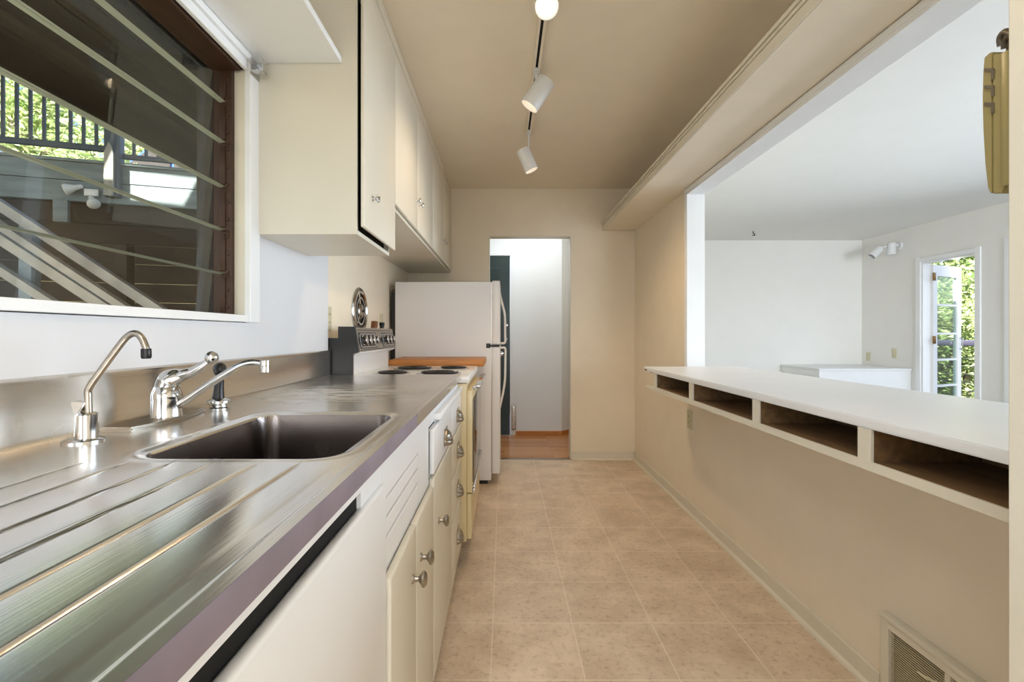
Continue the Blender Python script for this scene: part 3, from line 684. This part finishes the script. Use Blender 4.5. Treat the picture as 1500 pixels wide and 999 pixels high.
# ------------------------------------------------------------------ stove
SY = 2.284; SE = 3.04
sv = thing('electric_stove', 'almond and white electric stove with black and chrome control panel', 'stove', (-.5, 2.66, 0))
MB().box(-.80, -.178, SY, SE, .12, .876, .004).build('body', M['almond'], sv)
MB().box(-.78, -.23, SY+.02, SE-.02, 0, .12).build('plinth', M['blackmetal'], sv)
MB().box(-.80, -.168, SY-.001, SE, .8795, .913, .005, 3).build('cooktop', M['enamel'], sv)
for (x, y, r) in ((-.33, 2.435, .095), (-.57, 2.435, .072), (-.297, 2.80, .074), (-.52, 2.76, .098)):
    bu = MB().lathe([(r+.016, 0), (r+.018, .003), (r+.010, .004), (r+.002, -.002), (0, -.002)], (x, y, .9135), (0, 0, 1), 36).build('burner', M['chrome'], sv)
    pts = [(x+(.018+(r-.018)*k/84)*math.cos(2*PI*k/21), y+(.018+(r-.018)*k/84)*math.sin(2*PI*k/21), .921) for k in range(85)]
    MB().tube(pts, .0048, 8, 0).build('coil', M['blackmetal'], bu)
od = MB().box(-.178, -.150, SY+.008, SE-.008, .352, .842, .004).build('oven_door', M['almond'], sv)
MB().box(-.150, -.146, SY+.02, SE-.02, .40, .80, .001).build('oven_window', M['ovenglass'], od)
MB().box(-.152, -.140, SY+.008, SE-.008, .352, .372, .002).box(-.152, -.140, SY+.010, SE-.010, .378, .384, .002).build('chrome_trim', M['chrome'], od)
for yy in (SY+.04, SE-.06): MB().box(-.150, -.128, yy, yy+.02, .842, .862, .002).build('handle_mount', M['chrome'], od)
MB().box(-.140, -.112, SY+.03, SE-.03, .853, .868, .005, 3).build('handle', M['chrome'], od)
MB().box(-.178, -.155, SY+.008, SE-.008, .130, .345, .005, 3).build('storage_drawer', M['almond'], sv)
MB().prism([(-.792, .90), (-.792, 1.150), (-.712, 1.150), (-.692, 1.030), (-.722, 1.018), (-.722, .90)], SY-.001, SY+.014, 'y').build('backguard_side', M['blackmetal'], sv, smooth=False)
MB().prism([(-.79, .913), (-.79, 1.140), (-.712, 1.140), (-.712, 1.02), (-.695, 1.028), (-.694, 1.022), (-.730, 1.006), (-.735, .99), (-.735, .913)], SY+.0145, SE-.004, 'y').build('backguard', M['enamel'], sv)
n_ = Vector((.121, 0, .02)).normalized()
cp = MB().prism([(-.713, 1.146), (-.709, 1.146), (-.690, 1.028), (-.697, 1.027)], SY+.012, SE-.004, 'y').build('control_panel', M['nickel'], sv, smooth=False)
def panel_pt(u, off): # u: 0 top .. 1 bottom
    return Vector((-.709+.019*u, 0, 1.146-.118*u))+n_*off
ins = MB()
def pquad(y0, y1, u0, u1, off, th):
    a, b_ = panel_pt(u0, off), panel_pt(u1, off); c_, d_ = panel_pt(u1, off+th), panel_pt(u0, off+th)
    return [(a.x, a.z), (b_.x, b_.z), (c_.x, c_.z), (d_.x, d_.z)], y0, y1
for (y0, y1, u0, u1) in ((2.315, 2.625, .2, .88), (2.75, 3.015, .2, .88), (2.315, 3.015, .09, .12), (2.315, 3.015, .93, .96), (2.64, 2.735, .45, .62)):
    p, a, b_ = pquad(y0, y1, u0, u1, -.0005, .0018); ins.prism(p, a, b_, 'y')
ins.build('black_inlay', M['black'], cp, smooth=False)
for grp in (((2.33, 2.61, .25, .29), (2.33, 2.61, .80, .84), (2.33, 2.335, .25, .84), (2.605, 2.61, .25, .84)), ((2.765, 3.0, .25, .29), (2.765, 3.0, .80, .84), (2.765, 2.77, .25, .84))):
    ins = MB()
    for (y0, y1, u0, u1) in grp:
        p, a, b_ = pquad(y0, y1, u0, u1, .0012, .0012); ins.prism(p, a, b_, 'y')
    ins.build('chrome_outline', M['chrome'], cp, smooth=False)
for y in (2.368, 2.440, 2.510, 2.580, 2.80, 2.88, 2.96):
    p = panel_pt(.54, .001); p.y = y
    kb = MB().lathe([(.026, 0), (.027, .003), (.022, .005)], p, n_, 24).build('control_knob', M['chrome'], cp)
    MB().lathe([(.020, .004), (.018, .020), (.010, .0215), (0, .0215)], p, n_, 24).build('knob_cap', M['black'], kb)
    MB().lathe([(.019, .020), (.0185, .023), (.013, .024), (0, .024)], p, n_, 24).build('knob_face', M['chrome'], kb)
tag(MB().prism([(2.815, 1.1505), (2.875, 1.1505), (2.89, 1.192), (2.83, 1.192)], -.785, -.760, 'x', .002).build('wooden_block', M['copper'], smooth=False), 'small brown block standing on top of the stove backguard', 'block')
tag(MB().lathe([(.0, 0), (.014, 0), (.013, .014), (.016, .018), (.016, .036), (0, .037)], (-.755, 2.96, 1.1505), (0, 0, 1), 20).build('small_jar', M['black']), 'small black jar on the far end of the stove backguard', 'jar')
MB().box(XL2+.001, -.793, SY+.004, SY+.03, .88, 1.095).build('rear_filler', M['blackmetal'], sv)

# round wall exhaust grille
fv = thing('exhaust_fan', 'round chrome exhaust fan grille on the wall above the stove', 'fan', (XL2, 2.82, 1.250))
FC = (XL2, 2.82, 1.250); R = .140
MB().lathe([(R-.03, .001), (R-.03, .004), (0, .004)], FC, (1, 0, 0), 40, cap=False).build('recess', M['black'], fv)
MB().lathe([(R, 0), (R, .006), (R-.010, .016), (R-.026, .018), (R-.034, .012), (R-.034, .004)], FC, (1, 0, 0), 48, cap=False).build('outer_ring', M['chrome'], fv)
gr = MB()
for rr in (.078,): gr.lathe([(rr+.005, .006), (rr+.005, .014), (rr-.005, .014), (rr-.005, .006), (rr+.005, .006)], FC, (1, 0, 0), 40, cap=False)
for k in range(3):
    a = k*2*PI/3+PI/2+.3
    gr.tube([(FC[0]+.012, FC[1]+.03*math.cos(a), FC[2]+.03*math.sin(a)), (FC[0]+.012, FC[1]+(R-.02)*math.cos(a), FC[2]+(R-.02)*math.sin(a))], .005, 8, 0)
gr.build('grille', M['chrome'], fv)
MB().lathe([(.046, .008), (.048, .012), (.040, .020), (.012, .024), (0, .024)], FC, (1, 0, 0), 36).build('hub', M['nickel'], fv)
MB().lathe([(.007, .024), (.007, .034), (0, .035)], FC, (1, 0, 0), 14).build('pull_screw', M['black'], fv)

# outlets and switches
def outlet(name, label, c, normal, kind='outlet', cat='outlet', group=None):
    n = Vector(normal); r = thing(name, label, cat, c, group)
    def bx(u0, u1, z0, z1, d0, d1, bev=.001):
        if abs(n.x) > .5:
            s = n.x; return MB().box(c[0]+s*d0, c[0]+s*d1, c[1]+u0, c[1]+u1, c[2]+z0, c[2]+z1, bev)
        s = n.y; return MB().box(c[0]+u0, c[0]+u1, c[1]+s*d0, c[1]+s*d1, c[2]+z0, c[2]+z1, bev)
    bx(-.036, .036, -.058, .058, .0003, .006, .002).build('plate', M['ivory'], r)
    if kind == 'outlet':
        for z in (-.020, .020):
            s_ = bx(-.016, .016, z-.014, z+.014, .006, .0085).build('socket', M['ivory'], r)
            q = bx(-.008, -.005, z-.005, z+.006, .0085, .009, 0); q.bm.free(); q = MB()
            for u in (-.0065, .0065):
                if abs(n.x) > .5: q.box(c[0]+n.x*.0085, c[0]+n.x*.009, c[1]+u-.0012, c[1]+u+.0012, c[2]+z-.004, c[2]+z+.006)
                else: q.box(c[0]+u-.0012, c[0]+u+.0012, c[1]+n.y*.0085, c[1]+n.y*.009, c[2]+z-.004, c[2]+z+.006)
            q.build('slot', M['darkhole'], s_, smooth=False)
    else:
        bx(-.005, .005, -.010, .010, .006, .010).build('toggle', M['ivory'], r)
outlet('wall_outlet', 'ivory outlet on the wall at the corner of the stove', (XL2, 2.325, 1.190), (1, 0, 0))
outlet('wall_switch', 'ivory switch plate on the wall beyond the round fan', (XL2, 3.33, 1.198), (1, 0, 0), 'switch', 'switch')
outlet('wall_outlet', 'tan outlet on the low wall under the bar ledge', (XR, 2.99, .580), (-1, 0, 0))
outlet('wall_outlet', 'outlet on the living room wall near the far corner', (XF, 6.46, .815), (-1, 0, 0))
outlet('wall_switch', 'switch plate on the living room wall beside the glass door', (XF, 6.03, .875), (-1, 0, 0), 'switch', 'switch')

# ------------------------------------------------------------------ butcher block, its cabinet and the fridge
bc = thing('side_cabinet', 'white base cabinet between stove and refrigerator under the wooden top', 'cabinet', (-.5, 3.28, 0))
MB().box(-.84, -.215, 3.05, 3.50, .10, .905).build('body', M['cab'], bc)
MB().box(-.215, -.20, 3.055, 3.495, .105, .90, .004).build('door', M['cab'], bc)
MB().box(-.80, -.28, 3.05, 3.50, 0, .10).build('toe_kick', M['rawwood'], bc)
tag(MB().box(-.738, -.128, 3.052, 3.50, .906, .950, .004).build('butcher_block_top', M['butcher']), 'orange-brown wooden block top between the stove and the refrigerator', 'counter')
fg = thing('refrigerator', 'white top-freezer refrigerator with curved handles', 'refrigerator', (-.45, 3.88, 0))
FY0, FY1 = 3.54, 4.22
MB().box(-.806, -.0935, FY0, FY1, .03, 1.503, .006, 3).build('cabinet_body', M['fridge'], fg)
MB().box(-.78, -.12, FY0+.02, FY1-.02, 0, .03).build('base', M['black'], fg)
MB().box(-.842, -.807, FY0+.04, FY1-.04, .12, 1.43).build('rear_coil', M['blackmetal'], fg)
fd = MB().box(-.088, -.028, FY0, FY1, 1.036, 1.512, .010, 4).build('freezer_door', M['fridge'], fg)
rd = MB().box(-.088, -.028, FY0, FY1, .078, 1.022, .010, 4).build('fridge_door', M['fridge'], fg)
MB().box(-.0935, -.088, FY0+.01, FY1-.01, .09, 1.50).build('gasket', M['nickel'], fg)
MB().box(-.118, -.030, FY0-.004, FY0+.05, 1.022, 1.036, .002).box(-.13, -.098, FY0-.006, FY0+.03, 1.012, 1.046, .003).build('hinge', M['blackmetal'], fg)
hy = FY0+.06
MB().tube([(-.03, hy, 1.43), (-.025, hy, 1.395), (-.006, hy, 1.32), (.008, hy, 1.25), (.010, hy, 1.12), (.010, hy, 1.055), (-.01, hy, 1.045), (-.03, hy, 1.045)], .011, 12, 5, flat=(1.3, .8)).build('handle', M['enamel'], fd)
MB().tube([(-.03, hy, 1.010), (-.01, hy, 1.012), (.010, hy, 1.004), (.012, hy, .93), (.009, hy, .78), (-.004, hy, .68), (-.022, hy, .60), (-.03, hy, .56)], .011, 12, 5, flat=(1.3, .8)).build('handle', M['enamel'], rd)

# ------------------------------------------------------------------ upper cabinets and shelf over the window
UX = -.491
uc = thing('wall_cabinet', 'tall cream wall cabinet nearest the window with one door and knob', 'cabinet', (-.66, 1.82, 1.448))
u = MB().box(XL+.001, UX, 1.60, 1.608, 1.448, ZC-.001).box(XL+.001, UX, 1.608, 2.037, 1.448, 1.462).box(XL+.001, UX, 2.037, 2.045, 1.448, ZC-.001)
u.box(XL+.001, UX, 1.608, 2.037, 2.30, ZC-.001)
u.build('carcass', M['cab'], uc, smooth=False)
MB().box(XL+.01, UX-.02, 1.609, 2.036, 1.463, 2.29).build('gap_shade_block', M['gap_shade'], uc, smooth=False)  # solid dark block; its colour stands in for shade in the door gap
dd = MB().box(-.480, -.467, 1.601, 2.060, 1.473, 2.290, .004, 3).build('door', M['cab'], uc); knob(dd, -.467, 1.70, 1.595, M['chrome'], .8)
MB().box(UX, -.470, 1.60, 2.062, 2.292, 2.335, .002).box(UX, -.462, 1.60, 2.062, 2.335, 2.352, .002).box(UX, -.472, 1.60, 2.062, 2.352, ZC-.001).build('top_moulding', M['cab'], uc, smooth=False)
for i, (a, b_, lab) in enumerate(((2.047, 3.148, 'white double-door wall cabinet above the stove, second along the wall'), (3.150, YB-.002, 'white double-door wall cabinet above the refrigerator at the back wall'))):
    fc = thing('wall_cabinet', lab, 'cabinet', (-.66, (a+b_)/2, 1.66))
    z0 = 1.660
    MB().box(XL2+.001 if a > 2.2 else XL2+.0185, UX, a, b_, z0, ZC-.001).build('carcass', M['cab'], fc, smooth=False)
    mid = (a+b_)/2
    for (y0, y1, ky) in ((max(a, 2.064)+.002, mid-.002, mid-.045), (mid+.002, b_-.003, mid+.045)):
        dd = MB().box(-.484, -.467, y0, y1, 1.678, 2.290, .004, 3).build('door', M['cab'], fc); knob(dd, -.467, ky, 1.828, M['chrome'], .8)
    MB().box(UX, -.4835, a, b_, 1.66, 1.676).build('bottom_rail', M['cab'], fc, smooth=False)
    a2 = max(a, 2.064)
    MB().box(UX, -.470, a2, b_, 2.292, 2.335, .002).box(UX, -.462, a2, b_, 2.335, 2.352, .002).box(UX, -.472, a2, b_, 2.352, ZC-.001).build('top_moulding', M['cab'], fc, smooth=False)
tag(MB().box(XL+.001, -.542, -.6, 1.599, 2.019, 2.041, .002).build('window_shelf', M['trim'], smooth=False), 'painted shelf board running above the window', 'shelf')
rbk = thing('curtain_rod_bracket', 'small metal curtain rod bracket at the upper corner of the window', 'bracket', (XL+.02, 1.575, 1.985))
MB().box(XL+.018, XL+.021, 1.545, 1.600, 1.955, 2.012, .0005).box(XL+.021, XL+.066, 1.558, 1.561, 1.962, 1.995, .0005).build('back_plate', M['chrome'], rbk)
MB().box(XL+.021, XL+.066, 1.535, 1.561, 1.960, 1.963, .0005).box(XL+.064, XL+.067, 1.53, 1.561, 1.960, 1.997, .0005).build('hook', M['chrome'], rbk)

# ------------------------------------------------------------------ bar ledge and overhead shelf on the right
LX0, LX1 = .870, 1.478; LE = 3.005
lg = thing('bar_ledge', 'long white bar ledge with open cubbies along its kitchen side', 'counter', (1.17, 1.9, .788))
r_ = .035
pl = [(LX0, OY0+.001), (LX0, LE-r_)]+[(LX0+r_-r_*math.cos(a*PI/12), LE-r_+r_*math.sin(a*PI/12)) for a in range(1, 7)]+[(LX1, LE), (LX1, OY0+.001)]
MB().prism(pl, .886, .911, 'z', .004).build('ledge_top', M['trim'], lg)
BE = 2.956
MB().box(LX0-.0006, LX0+.002, 2.90, 2.955, .892, .9005).box(LX0-.0006, LX0+.002, 2.80, 2.83, .8885, .892).build('chipped_edge', M['rawwood'], lg, smooth=False)
MB().box(LX0+.004, XR-.001, OY0+.001, BE, .786, .804, .002).build('bottom_shelf', M['cream_trim'], lg, smooth=False)
MB().box(LX0+.010, XR-.018, OY0+.001, 2.78, .8042, .8062).box(XR-.018, XR-.001, OY0+.001, 2.78, .8042, .8858).build('cubby_lining', M['rawwood'], lg, smooth=False)
MB().box(LX0+.002, LX0+.008, OY0+.001, 2.78, .7865, .809).build('front_lip', M['cream_trim'], lg, smooth=False)
for (y0, y1) in ((2.745, 2.795), (2.215, 2.255), (1.640, 1.680), (1.138, 1.180)):
    dv = MB().box(LX0+.006, XR-.018, y0+.008, y1-.008, .8062, .8858).build('divider', M['rawwood'], lg, smooth=False)
    MB().box(LX0+.003, LX0+.012, y0, y1, .800, .8858, .001).build('divider_face', M['cream_trim'], dv, smooth=False)
oh = thing('overhead_shelf', 'long boxed shelf hanging above the pass-through along the right wall', 'shelf', (1.02, 2.5, 2.036))
MB().box(.882, XR-.001, OY0+.002, YB-.002, 2.036, 2.098).build('shelf_board', M['kceil'], oh, smooth=False)
MB().box(.875, .8815, OY0+.002, YB-.002, 2.036, 2.075, .002).box(.872, .8815, OY0+.002, YB-.002, 2.078, 2.090, .002).box(.868, .8815, OY0+.002, YB-.002, 2.0935, 2.108, .002).build('edge_moulding', M['cream_trim'], oh, smooth=False)

# heating vent low on the right wall
hv = thing('heating_vent', 'cream louvred heating vent low on the right wall', 'vent', (XR, 1.25, .02))
b = MB(); va, vb, vz = .90, 1.452, .275
b.box(XR-.030, XR, va, vb, vz-.012, vz, .002).box(XR-.022, XR, vb-.03, vb, .02, vz-.012, .002).box(XR-.022, XR, va, va+.03, .02, vz-.012, .002)
b.box(XR-.022, XR, va, vb, .02, .045, .002).box(XR-.022, XR, va+.03, vb-.03, vz-.040, vz-.012, .002)
b.box(XR-.022, XR, 1.225, 1.24, .045, vz-.04, .001)
b.build('frame', M['cream_trim'], hv, smooth=False)
MB().box(XR-.004, XR-.0005, va+.03, vb-.03, .045, vz-.04).build('duct_opening', M['darkhole'], hv, smooth=False)
b = MB()
for k in range(27):
    z = .052+k*.0068
    for (y0, y1) in ((va+.03, 1.225), (1.24, vb-.03)):
        b.box(XR-.012, XR-.010, y0, y1, z, z+.0024)
b.build('louvres', M['ivory'], hv, smooth=False)
MB().tube([(XR-.018, 1.262, .190), (XR-.034, 1.285, .192), (XR-.038, 1.30, .194)], .004, 8, 3).build('lever', M['ivory'], hv)

# ------------------------------------------------------------------ wall phone
ph = thing('wall_phone', 'old olive beige wall telephone seen from its side on the near post', 'telephone', (.735, .675, 1.30))
PS = .700
def yz(px, py):
    Y = PS*FPX/(px-CX); return (Y, H+(CY-py)*Y/FPX)
hs = [(1441, 84), (1450, 76), (1454, 77), (1454, 282), (1451, 284), (1446, 276), (1442, 240), (1439, 190), (1438, 145), (1439, 105)]
MB().prism([yz(*p) for p in hs], PS, PS+.050, 'x', .0015).build('handset', M['phone'], ph)
bs = [(1455, 79), (1471, 78), (1476, 84), (1476, 270), (1470, 283), (1455, 284)]
MB().prism([yz(*p) for p in bs], PS-.001, PS+.056, 'x', .0015).build('cradle', M['phone'], ph)
MB().box(PS-.006, PS+.064, .6551, .668, 1.318, 1.505, .002).build('base', M['phone'], ph)
for z in (100, 125, 150):
    MB().prism([yz(1444, z), yz(1458, z), yz(1458, z+16), (yz(1454, z+16)), yz(1454, z+5), yz(1444, z+5)], PS-.0025, PS+.004, 'x').build('side_button', M['cord'], ph, smooth=False)
b = MB()
for k, st_ in enumerate((((1479, 51), (1464, 46), (1453, 55), (1451, 67)), ((1479, 54), (1466, 52), (1457, 60), (1453, 71)), ((1479, 57), (1469, 57), (1461, 65), (1457, 76)), ((1479, 60), (1472, 62), (1466, 70), (1462, 79)), ((1480, 63), (1475, 68), (1471, 75), (1469, 81)), ((1479, 50), (1468, 49), (1460, 56), (1456, 66)))):
    b.tube([(PS+.006+.0035*k+.003*q, *yz(*p)) for q, p in enumerate(st_)], .0043, 10, 5)
tag(b.build('coiled_phone_cord', M['cord']), 'brown coiled telephone cord bundled on top of the wall phone', 'cord')

# ------------------------------------------------------------------ track lights
TX = .158
tr = thing('lighting_track', 'slim ceiling lighting track with a dark slot', 'lighting track', (TX, 2.2, ZC))
MB().box(TX-.018, TX-.006, 1.2, 3.10, ZC-.018, ZC-.0005, .001).box(TX+.006, TX+.018, 1.2, 3.10, ZC-.018, ZC-.0005, .001).box(TX-.018, TX+.018, 3.0, 3.10, ZC-.019, ZC-.001, .001).build('housing', M['kceil'], tr, smooth=False)
MB().box(TX-.006, TX+.006, 1.2, 3.0, ZC-.012, ZC-.001).build('slot', M['darkhole'], tr, smooth=False)
def spot(label, back, front, my, power, r=.045, mcov=None):
    back, front = Vector(back), Vector(front); ax = (front-back).normalized(); Ln = (front-back).length
    t = thing('track_spotlight', label, 'spotlight', (TX, my, ZC-.03), 'white can spotlights on the ceiling track')
    MB().box(TX-.014, TX+.014, my-.035, my+.035, ZC-.034, ZC-.0195, .003).build('adapter', M['canwhite'], t)
    mid = back.lerp(front, .35)
    MB().tube([(TX, my, ZC-.03), (TX, my, (ZC-.03+mid.z)/2+.005), mid], .006, 10, 3).build('arm', M['canwhite'], t)
    sh = MB().lathe([(0, .001), (r*.7, 0), (r*.96, .006), (r, .016), (r, Ln), (r-.0025, Ln), (r-.003, .02), (0, .018)], back, ax, 36, cap=False).build('shade', M['canwhite'], t)
    MB().lathe([(.0, .02), (.02, .025), (r-.010, Ln-.050), (r-.014, Ln-.040), (0, Ln-.036)], back, ax, 28).build('bulb', M['bulb'], t)
    ld = bpy.data.lights.new('lamp', 'SPOT'); ld.energy = power; ld.color = WARM; ld.spot_size = math.radians(115); ld.spot_blend = .9; ld.shadow_soft_size = .03
    lo = bpy.data.objects.new('lamp', ld); C.objects.link(lo); lo.parent = t; lo.location = front+ax*.01-t.location
    lo.rotation_euler = ax.to_track_quat('-Z', 'Y').to_euler()
spot('white can spotlight farthest along the ceiling track', (.114, 2.95, 2.256), (.173, 2.955, 2.126), 3.03, 16, .042)
spot('white can spotlight tilted left in the middle of the ceiling track', (.208, 2.285, 2.330), (.122, 2.295, 2.207), 2.32, 8, .046)
spot('white can spotlight nearest the camera at the top of the picture', (.160, 1.80, 2.372), (.155, 1.725, 2.296), 1.84, 11, .044)

# ------------------------------------------------------------------ living room things
bb = thing('built_in_bench', 'low white built-in box in the far corner of the living room', 'built-in', (4.37, 6.16, 0))
MB().box(3.82, XF-.002, 5.78, YF-.002, 0, .675, .002).build('body', M['trim'], bb, smooth=False)
MB().box(3.805, XF-.002, 5.765, YF-.002, .676, .700, .003).build('top', M['trim'], bb, smooth=False)
MB().box(3.812, 3.8195, 5.775, YF-.01, .61, .674, .001).build('side_rail', M['trim'], bb, smooth=False)
wsp = thing('wall_spotlight', 'white wall spotlight with two small cans near the living room corner', 'spotlight', (XF, 5.98, 2.22))
MB().lathe([(.05, 0), (.05, .012), (.04, .02), (0, .02)], (XF, 5.95, 2.22), (-1, 0, 0), 24).build('wall_plate', M['canwhite'], wsp)
for (p, dv, q) in (((XF-.10, 5.95, 2.255), (-.05, .02, -1), 0), ((XF-.20, 6.00, 2.20), (-.75, .1, -.8), 1)):
    MB().tube([(XF-.015, 5.95, 2.22), (XF-.06, 5.96, 2.235), p], .010, 8, 3).build('arm', M['canwhite'], wsp)
    MB().lathe([(0, 0), (.034, 0), (.044, .01), (.047, .15), (.044, .15), (.040, .06), (0, .06)], p, dv, 24, cap=False).build('can', M['canwhite'], wsp)
tag(MB().tube([(3.13, 6.0, ZC-.001), (3.13, 6.0, ZC-.025), (3.145, 6.0, ZC-.035), (3.15, 6.0, ZC-.05), (3.13, 6.0, ZC-.055), (3.12, 6.0, ZC-.045)], .006, 8, 4).build('ceiling_hook', M['blackmetal']), 'small dark hook in the living room ceiling', 'hook')

# open french door leaf
th = math.radians(24); hx, hyy = XF+.09, D1-.03
fm = Matrix.Translation((hx, hyy, 0)) @ Matrix.Rotation(th, 4, 'Z')
fdoor = struct('door_2', MB().box(0, .085, -.02, .02, .02, 1.93, .002, mtx=fm).box(.535, .62, -.02, .02, .02, 1.93, .002, mtx=fm).box(.085, .535, -.02, .02, 1.80, 1.93, .002, mtx=fm).box(.085, .535, -.02, .02, .02, .22, .002, mtx=fm)
       .box(.085, .535, -.012, .012, .49, .515, .001, mtx=fm).box(.085, .535, -.012, .012, .80, .825, .001, mtx=fm).box(.085, .535, -.012, .012, 1.11, 1.135, .001, mtx=fm).box(.085, .535, -.012, .012, 1.45, 1.475, .001, mtx=fm), M['trim'])
for (z0, z1) in ((.22, .49), (.515, .80), (.825, 1.11), (1.135, 1.45), (1.475, 1.80)):
    MB().box(.086, .534, -.003, .003, z0, z1, mtx=fm).build('pane', M['doorglass'], fdoor, smooth=False)
for z in (1.79, 1.05):
    MB().box(-.02, .03, -.032, -.020, z-.045, z+.045, .001, mtx=fm).build('hinge', M['brass'], fdoor)
b = MB().box(.57, .585, -.05, -.02, .93, .945, .001, mtx=fm).box(.57, .585, -.05, -.02, 1.06, 1.075, .001, mtx=fm).box(.57, .585, -.058, -.048, .93, 1.075, .003, mtx=fm)
b.build('handle', M['chrome'], fdoor)
